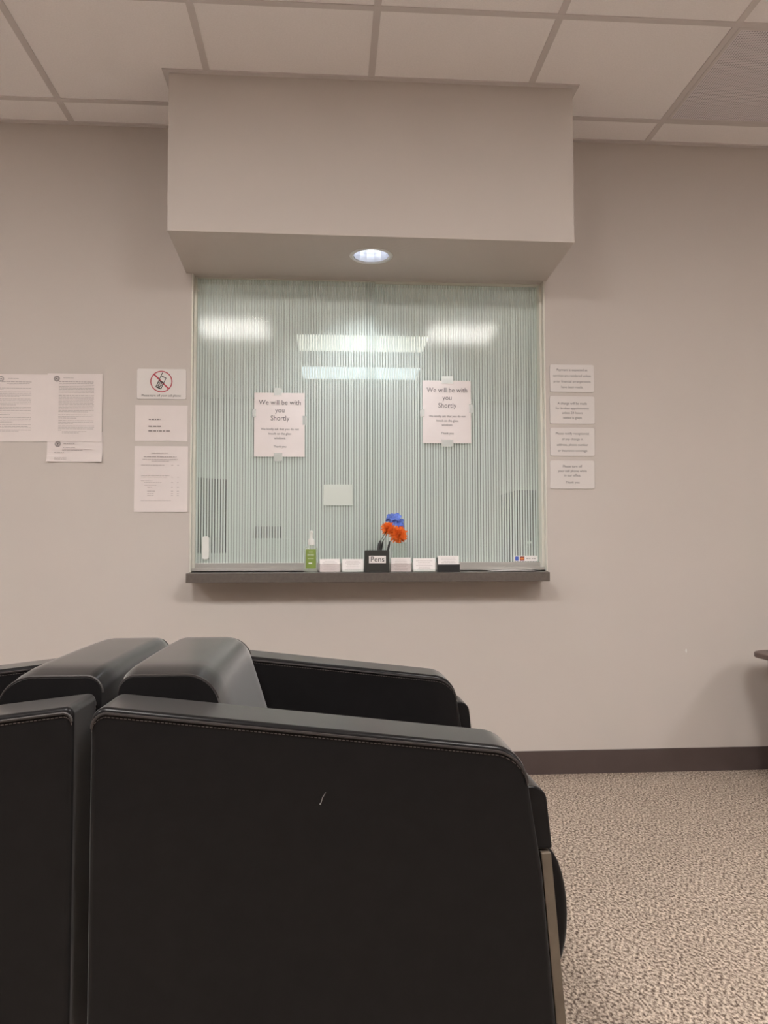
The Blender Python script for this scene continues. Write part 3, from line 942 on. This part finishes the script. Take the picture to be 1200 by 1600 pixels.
for u0 in (0.52, 0.76):
    bars(bm, r[0] + u0 * wd, r[0] + (u0 + 0.17) * wd, r[2] + 0.45 * hh, 0.003, yy - 0.0003, rnd, 0.01)
obj('grey_logos', bm, M['greyink'], t)


# ---------------------------------------------------------------- things on the sill
YS = -0.095
# hand sanitizer
a, b = at(475, 893, YS), at(496.5, 893, YS)
cx = (a.x + b.x) / 2; hw = (b.x - a.x) / 2
hz = lambda p_: at(485, p_, YS).z
bs = thing('sanitizer_bottle', (cx, YS, SZ), 'clear pump bottle of hand sanitizer with a green label on the sill', 'bottle')
bm = BM()
zt_ = hz(855)
lathe(bm, [(hw * 0.90, SZ + 0.0005), (hw, SZ + 0.006), (hw, zt_ - 0.008), (hw * 0.93, zt_ - 0.002), (hw * 0.6, zt_ + 0.002), (0.012, zt_ + 0.006), (0.011, zt_ + 0.012)], (cx, YS), 32, 1, 0.72)
obj('bottle_body', bm, M['gel'], bs, smooth=True)
bm = BM()
n = 16
zl0, zl1 = hz(888), hz(858.5)
for k in range(n):
    a0, a1 = [math.radians(-90 + 47 * (2 * (k + q_) / n - 1)) for q_ in (0, 1)]
    P = [(cx + hw * 1.012 * math.cos(a_), YS + hw * 0.74 * math.sin(a_)) for a_ in (a0, a1)]
    bm.faces.new([bm.verts.new(p) for p in ((P[0][0], P[0][1], zl0), (P[1][0], P[1][1], zl0), (P[1][0], P[1][1], zl1), (P[0][0], P[0][1], zl1))])
lb = obj('bottle_label', bm, M['green_label'], bs, smooth=True)
bm = BM()
yl = YS - hw * 0.745 - 0.0006
for q_, w_ in ((863, .5), (866.5, .8), (868.5, .8), (873, .7)):
    bars(bm, cx - hw * 0.6 * w_, cx + hw * 0.6 * w_, hz(q_), 0.0016, yl, rnd, 0.008)
bars(bm, cx - hw * .32, cx + hw * .38, hz(881), 0.0055, yl, rnd, 0.01)
obj('label_print', bm, M['label_white'], lb)
bm = BM(); zc = zt_ + 0.010
lathe(bm, [(0.0135, zc), (0.0135, zc + 0.016), (0.011, zc + 0.021), (0.006, zc + 0.026), (0.006, hz(833))], (cx + 0.001, YS), 24); obj('pump_collar', bm, M['white_plastic'], bs, smooth=True)
bm = BM()
zp = hz(831)
lathe(bm, [(0.004, zp - 0.008), (0.007, zp - 0.004), (0.008, zp), (0.007, zp + 0.004)], (cx + 0.001, YS), 16)
tube(bm, [(cx + 0.001, YS, zp), (cx + 0.001, YS - 0.014, zp + 0.001), (cx + 0.001, YS - 0.026, zp - 0.003)], [0.005, 0.0045, 0.0035], 10)
obj('pump_head', bm, M['white_plastic'], bs, smooth=True)


def card_holder(x0p, x1p, ytop, style, label):
    a, b = at(x0p, 893, YS), at(x1p, 893, YS)
    x0, x1 = a.x, b.x
    zt_ = at((x0p + x1p) / 2, ytop, YS).z
    t = thing('card_holder', ((x0 + x1) / 2, YS, SZ), label, 'card holder', 'business card holders on the sill')
    hm = {'clear': M['clear'], 'frost': M['frostclear'], 'black': M['blackplastic']}[style]
    lip = {'clear': 0.012, 'frost': 0.036, 'black': 0.032}[style]
    bm = BM()
    ln = 0.010                                       # lean of the back
    # base, leaning back plate, side cheeks and front lip
    box(bm, x0, x1, YS - 0.012, YS + 0.022, SZ + 0.0005, SZ + 0.003)
    prism(bm, [(YS + 0.010, SZ + 0.003), (YS + 0.0125, SZ + 0.003), (YS + 0.0125 + ln, zt_ - 0.006), (YS + 0.010 + ln, zt_ - 0.006)], x0, x1, 'x')
    prism(bm, [(YS - 0.012, SZ + 0.003), (YS - 0.0095, SZ + 0.003), (YS - 0.0085, SZ + lip), (YS - 0.011, SZ + lip)], x0, x1, 'x')
    for xx in (x0, x1 - 0.002):
        prism(bm, [(YS - 0.0095, SZ + 0.003), (YS + 0.010, SZ + 0.003), (YS + 0.010 + ln * 0.5, SZ + 0.028), (YS - 0.0085, SZ + lip)], xx, xx + 0.002, 'x')
    obj('holder', bm, hm, t)
    # block of cards
    bm = BM()
    prism(bm, [(YS - 0.007, SZ + 0.0035), (YS + 0.008, SZ + 0.0035), (YS + 0.008 + ln, zt_), (YS - 0.007 + ln, zt_)], x0 + 0.003, x1 - 0.003, 'x')
    cards = obj('business_cards', bm, M['card'], t)
    bm = BM()
    hgt = zt_ - SZ
    yf = lambda z: YS - 0.0076 + ln * (z - SZ) / hgt
    z_ = zt_ - 0.010
    zlim = SZ + (0.034 if style == 'black' else 0.008)
    while z_ > zlim:
        w_ = rnd.uniform(0.55, 0.85)
        xc, hw_ = (x0 + x1) / 2, (x1 - x0) / 2 - 0.008
        bars(bm, xc - hw_ * w_, xc + hw_ * w_, z_, 0.0012, yf(z_), rnd, 0.010)
        z_ -= 0.0065
    obj('printed_lines', bm, M['paleink'], cards)
    return t


card_holder(498.5, 532, 873.5, 'frost', 'cloudy acrylic holder of business cards right beside the sanitizer bottle')
card_holder(533.5, 569, 873.5, 'clear', 'clear acrylic holder of white business cards touching the left side of the pen box')
card_holder(609.8, 643, 871.5, 'frost', 'cloudy acrylic holder of business cards touching the right side of the pen box')
card_holder(644.5, 681, 872.5, 'clear', 'clear acrylic holder of white business cards next to the black holder')
card_holder(683.5, 718, 868.5, 'black', 'black holder with white business cards standing up, rightmost on the sill')

# pen box
a, b = at(570.3, 893, YS - 0.02), at(608.5, 893, YS - 0.02)
x0, x1 = a.x, b.x
zt_ = at(589, 859.5, YS - 0.02).z
pb = thing('pen_box', ((x0 + x1) / 2, YS + 0.01, SZ), 'black box for pens with a white Pens label on the sill', 'pen holder')
bm = BM()
y0, y1 = YS - 0.020, YS + 0.055
prism(bm, [(x0 + 0.0, SZ + 0.0005), (x1, SZ + 0.0005), (x1, SZ + 0.004), (x0, SZ + 0.004)], y0, y1, 'y')
for yy0 in (y0, y1 - 0.003):
    prism(bm, fillet([(x0, SZ + 0.004, 0), (x1, SZ + 0.004, 0), (x1, zt_, 0.007), (x0, zt_, 0.007)], 4), yy0, yy0 + 0.003, 'y')
box(bm, x0, x0 + 0.003, y0 + 0.003, y1 - 0.003, SZ + 0.004, zt_ - 0.005); box(bm, x1 - 0.003, x1, y0 + 0.003, y1 - 0.003, SZ + 0.004, zt_ - 0.005)
obj('box_body', bm, M['penbox'], pb, bevel=0.001)
r = px_rect(576.5, 868.7, 603, 880, Y=y0)
bm = BM(); box(bm, r[0], r[1], y0 - 0.0006, y0 - 0.0001, r[2], r[3]); lb = obj('paper_label', bm, M['card'], pb)
bm = text_mesh(['Pens'], (r[3] - r[2]) * 1.05, (r[0] + r[1]) / 2, r[2] + (r[3] - r[2]) * 0.2, y0 - 0.0010, wide=1.0); obj('lettering', bm, M['ink'], lb)


# ---------------------------------------------------------------- flower pens
def petal(bm, c, dirv, up_, ln, wd_, cup=0.25, n=5):
    """one curved petal from c along dirv"""
    dirv = dirv.normalized(); s = dirv.cross(up_).normalized(); nn = s.cross(dirv).normalized()
    rows = []
    for i in range(n + 1):
        f = i / n
        wv = wd_ * math.sin(math.pi * min(1, 0.12 + 0.8 * f)) ** 0.8
        p = c + dirv * ln * f + nn * ln * cup * f * f
        rows.append([bm.verts.new(p - s * wv / 2 + nn * wd_ * 0.12), bm.verts.new(p - nn * wd_ * 0.05), bm.verts.new(p + s * wv / 2 + nn * wd_ * 0.12)])
    for A, B in zip(rows, rows[1:]):
        for k in range(2):
            bm.faces.new((A[k], A[k + 1], B[k + 1], B[k]))


def thicken(o, t_=0.0005):
    md = o.modifiers.new('thick', 'SOLIDIFY'); md.thickness = t_
    return o


def mum(c, axis, R_, parent, seed, count=70):
    """many-petalled orange chrysanthemum head"""
    rr = random.Random(seed)
    bm = BM()
    axis = axis.normalized()
    o1 = axis.orthogonal().normalized(); o2 = axis.cross(o1)
    for k in range(count):
        f = (k + 0.5) / count
        th = math.radians(8 + 105 * f ** 0.8)
        ph = k * 2.39996
        rad = o1 * math.cos(ph) + o2 * math.sin(ph)
        d_ = axis * math.cos(th) + rad * math.sin(th)
        d_ += Vector([rr.uniform(-.14, .14) for _ in range(3)])
        ln = R_ * (0.62 + 0.42 * f) * rr.uniform(0.85, 1.12)
        petal(bm, c + d_ * 0.003, d_, axis + rad * -0.2, ln, R_ * 0.30, rr.uniform(-0.05, 0.3))
    return thicken(obj('flower_head', bm, M['orange'], parent, smooth=False))


def pen(base, tip, head_c, kind, label, seed, fat):
    """barrel from base to tip, stem on to the flower"""
    t = thing('flower_pen', tuple(base), label, 'pen', 'flower topped pens in the pen box')
    bm = BM(); d_ = (tip - base)
    tube(bm, [base, base + d_ * 0.1, base + d_ * 0.85, tip], [0.003, fat * 0.85, fat, fat * 0.45], 12); obj('pen_barrel', bm, M['blackplastic'], t, smooth=True)
    bm = BM()
    mid = tip.lerp(head_c, 0.5) + Vector((0.002, 0, 0.001))
    tube(bm, [tip - d_ * 0.02, mid, head_c], 0.0011, 6); obj('stem', bm, M['stem'], t, smooth=True)
    return t


Yp = YS + 0.012
P3 = lambda x_, y_, Y_=Yp: at(x_, y_, Y_)
hd1 = P3(606, 825.5, Yp - 0.006)
p1 = pen(P3(585, 888), P3(594.5, 844.5), hd1, 'o', 'black pen topped by the upper left of two orange flowers', 1, 0.0068)
mum(hd1, Vector((-0.25, -1.0, 0.45)), 0.027, p1, 5, 80)
hd2 = P3(622.5, 835.5, Yp - 0.012)
p2 = pen(P3(600, 888), P3(609, 846), hd2, 'o', 'black pen topped by the lower right of two orange flowers', 2, 0.0048)
mum(hd2, Vector((0.25, -1.0, 0.1)), 0.035, p2, 9, 110)
hd3 = P3(616, 814, Yp + 0.014)
p3 = pen(P3(590, 888, Yp + 0.014), P3(598, 846, Yp + 0.014), hd3, 'b', 'black pen topped by a cluster of blue blossoms', 3, 0.0042)
bm = BM()
rr = random.Random(4)
for (fx, fy, fr) in ((610.5, 809.5, 0.020), (620, 808, 0.019), (624.5, 816.5, 0.020), (615, 817, 0.017), (626, 823, 0.016)):
    c_ = P3(fx, fy, Yp + 0.004 + rr.uniform(-0.004, 0.004))
    ax = Vector((rr.uniform(-.5, .5), -1, rr.uniform(-0.1, .7))).normalized()
    o1 = ax.orthogonal().normalized(); o2 = ax.cross(o1)
    a_0 = rr.uniform(0, 6)
    for k in range(5):
        a_ = a_0 + k * 2 * math.pi / 5
        rad = o1 * math.cos(a_) + o2 * math.sin(a_)
        petal(bm, c_, rad + ax * 0.35, ax, fr, fr * 1.05, -0.25)
fh = thicken(obj('flower_head', bm, M['blue'], p3))
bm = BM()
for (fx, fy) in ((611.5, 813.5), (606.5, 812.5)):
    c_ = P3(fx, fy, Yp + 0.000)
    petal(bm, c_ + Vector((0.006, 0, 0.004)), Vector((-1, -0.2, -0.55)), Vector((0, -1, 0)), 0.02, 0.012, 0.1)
thicken(obj('dark_petals', bm, M['blue_dark'], fh))  # petals of a darker blue within the cluster

# glass tumbler behind the holders
cxg = (at(613.5, 870, -0.03).x + at(635.5, 870, -0.03).x) / 2
hwg = (at(635.5, 870, -0.03).x - at(613.5, 870, -0.03).x) / 2
ztg = at(625, 848, -0.03).z
bm = BM()
prof = [(hwg * 0.86, SZ + 0.0005), (hwg * 0.93, SZ + 0.01), (hwg, SZ + 0.03), (hwg, ztg), (hwg - 0.0015, ztg + 0.001), (hwg - 0.002, ztg)]
lathe(bm, prof, (cxg, -0.03), 28, cap=False)
tag(obj('glass_tumbler', bm, M['tumbler'], smooth=True), 'empty pale green glass tumbler behind the pen box under the orange flowers', 'glass')

# loose papers at the right end of the sill
a, b = at(766, 889, -0.04), at(838, 889, -0.04)
bm = BM()
nx = 12
for lay in range(2):
    for i_ in range(nx):
        f0, f1 = i_ / nx, (i_ + 1) / nx
        def zc_(f): return SZ + 0.0006 + lay * 0.001 + 0.003 * (1 - (2 * f - 1) ** 2)
        xa, xb = a.x + (b.x - a.x) * f0, a.x + (b.x - a.x) * f1
        for dz_ in (0, 0.0006):
            bm.faces.new([bm.verts.new(p) for p in ((xa, -0.085 + lay * 0.004, zc_(f0) + dz_), (xb, -0.085 + lay * 0.004, zc_(f1) + dz_), (xb, 0.015, zc_(f1) + dz_), (xa, 0.015, zc_(f0) + dz_))])
bmesh.ops.remove_doubles(bm, verts=bm.verts, dist=1e-5)
tag(obj('loose_papers', bm, M['paper']), 'thin white papers lying flat at the right end of the sill', 'paper')

# ---------------------------------------------------------------- behind the glass
DZ = 0.80
bm = BM(); box(bm, -1.6, 1.9, TH + 0.01, TH + 0.72, DZ - 0.03, DZ)
desk = thing('office_desk', (0.15, 0.5, 0), 'long pale desk behind the striped glass', 'desk')
M['desk'] = mat('pale_desk', (0.46, 0.47, 0.43), 0.5)
obj('desktop', bm, M['desk'], desk, bevel=0.002)
for xx in (-1.59, 1.86):
    bm = BM(); box(bm, xx, xx + 0.03, TH + 0.03, TH + 0.70, 0, DZ - 0.03); obj('side_panel', bm, M['desk'], desk)


def monitor(cx_, cy_, w_, h_, z0_, ang, label):
    t = thing('computer_monitor', (cx_, cy_, DZ), label, 'monitor', 'monitors behind the glass')
    R_ = Matrix.Rotation(ang, 3, 'Z')
    def tr(bm):
        for v_ in bm.verts:
            v_.co = R_ @ v_.co + Vector((cx_, cy_, DZ))
        return bm
    bm = BM(); box(bm, -w_ / 2, w_ / 2, -0.02, 0.02, z0_, z0_ + h_); obj('screen_housing', tr(bm), M['blackplastic'], t, bevel=0.008)
    bm = BM(); box(bm, -0.02, 0.02, -0.045, -0.021, 0.012, z0_ + h_ * 0.5); obj('stand', tr(bm), M['blackplastic'], t, bevel=0.003)
    bm = BM(); prism(bm, rounded(-0.11, 0.11, -0.12, 0.07, 0.03), 0.0005, 0.012, 'z'); obj('stand_base', tr(bm), M['blackplastic'], t, bevel=0.002)
    return t


monitor(-0.66, 0.50, 0.40, 0.36, 0.12, math.radians(38), 'black computer monitor seen from behind at the left end of the glass')
bm = BM(); x0_ = at(806, 800, 0.45).x; x1_ = at(838, 800, 0.45).x
ct = thing('computer_tower', ((x0_ + x1_) / 2, 0.5, DZ), 'tall narrow black computer case behind the right end of the glass', 'computer')
box(bm, x0_, x1_, 0.45, 0.80, DZ + 0.006, at(820, 766, 0.45).z); obj('case', bm, M['blackplastic'], ct, bevel=0.004)
for sx in (x0_ + 0.015, x1_ - 0.015):
    for sy in (0.48, 0.77):
        bm = BM(); box(bm, sx - 0.008, sx + 0.008, sy - 0.008, sy + 0.008, DZ + 0.0003, DZ + 0.006); obj('foot', bm, M['blackplastic'], ct)
pr = thing('printer', (-0.24, 0.5, DZ), 'pale printer faintly seen through the stripes left of the sanitizer bottle', 'printer')
x0_, x1_ = at(384, 850, 0.33).x, at(474, 850, 0.33).x
zp_ = at(430, 841, 0.33).z
bm = BM(); prism(bm, rounded(x0_, x1_, DZ + 0.0005, zp_, 0.02), 0.33, 0.66, 'y'); obj('printer_body', bm, M['printer'], pr, bevel=0.004)
bm = BM(); prism(bm, [(0.50, zp_), (0.515, zp_), (0.56, zp_ + 0.06), (0.545, zp_ + 0.06)], at(395, 830, 0.5).x, at(440, 830, 0.5).x, 'x'); obj('paper_tray', bm, M['blackplastic'], pr)
# small bottle on the desk at the right
cxb = at(826, 860, 0.30).x
sb = thing('small_bottle', (cxb, 0.30, DZ), 'small clear bottle behind the glass just above the payment logos', 'bottle')
zq = at(826, 847, 0.30).z
bm = BM(); lathe(bm, [(0.018, DZ + 0.0005), (0.019, DZ + 0.005), (0.019, zq - 0.02), (0.010, zq - 0.010), (0.009, zq - 0.005)], (cxb, 0.30), 20); obj('bottle_body', bm, M['gel'], sb, smooth=True)
bm = BM(); lathe(bm, [(0.011, zq - 0.007), (0.011, zq + 0.004)], (cxb, 0.30), 16); obj('cap', bm, M['white_plastic'], sb, smooth=True)
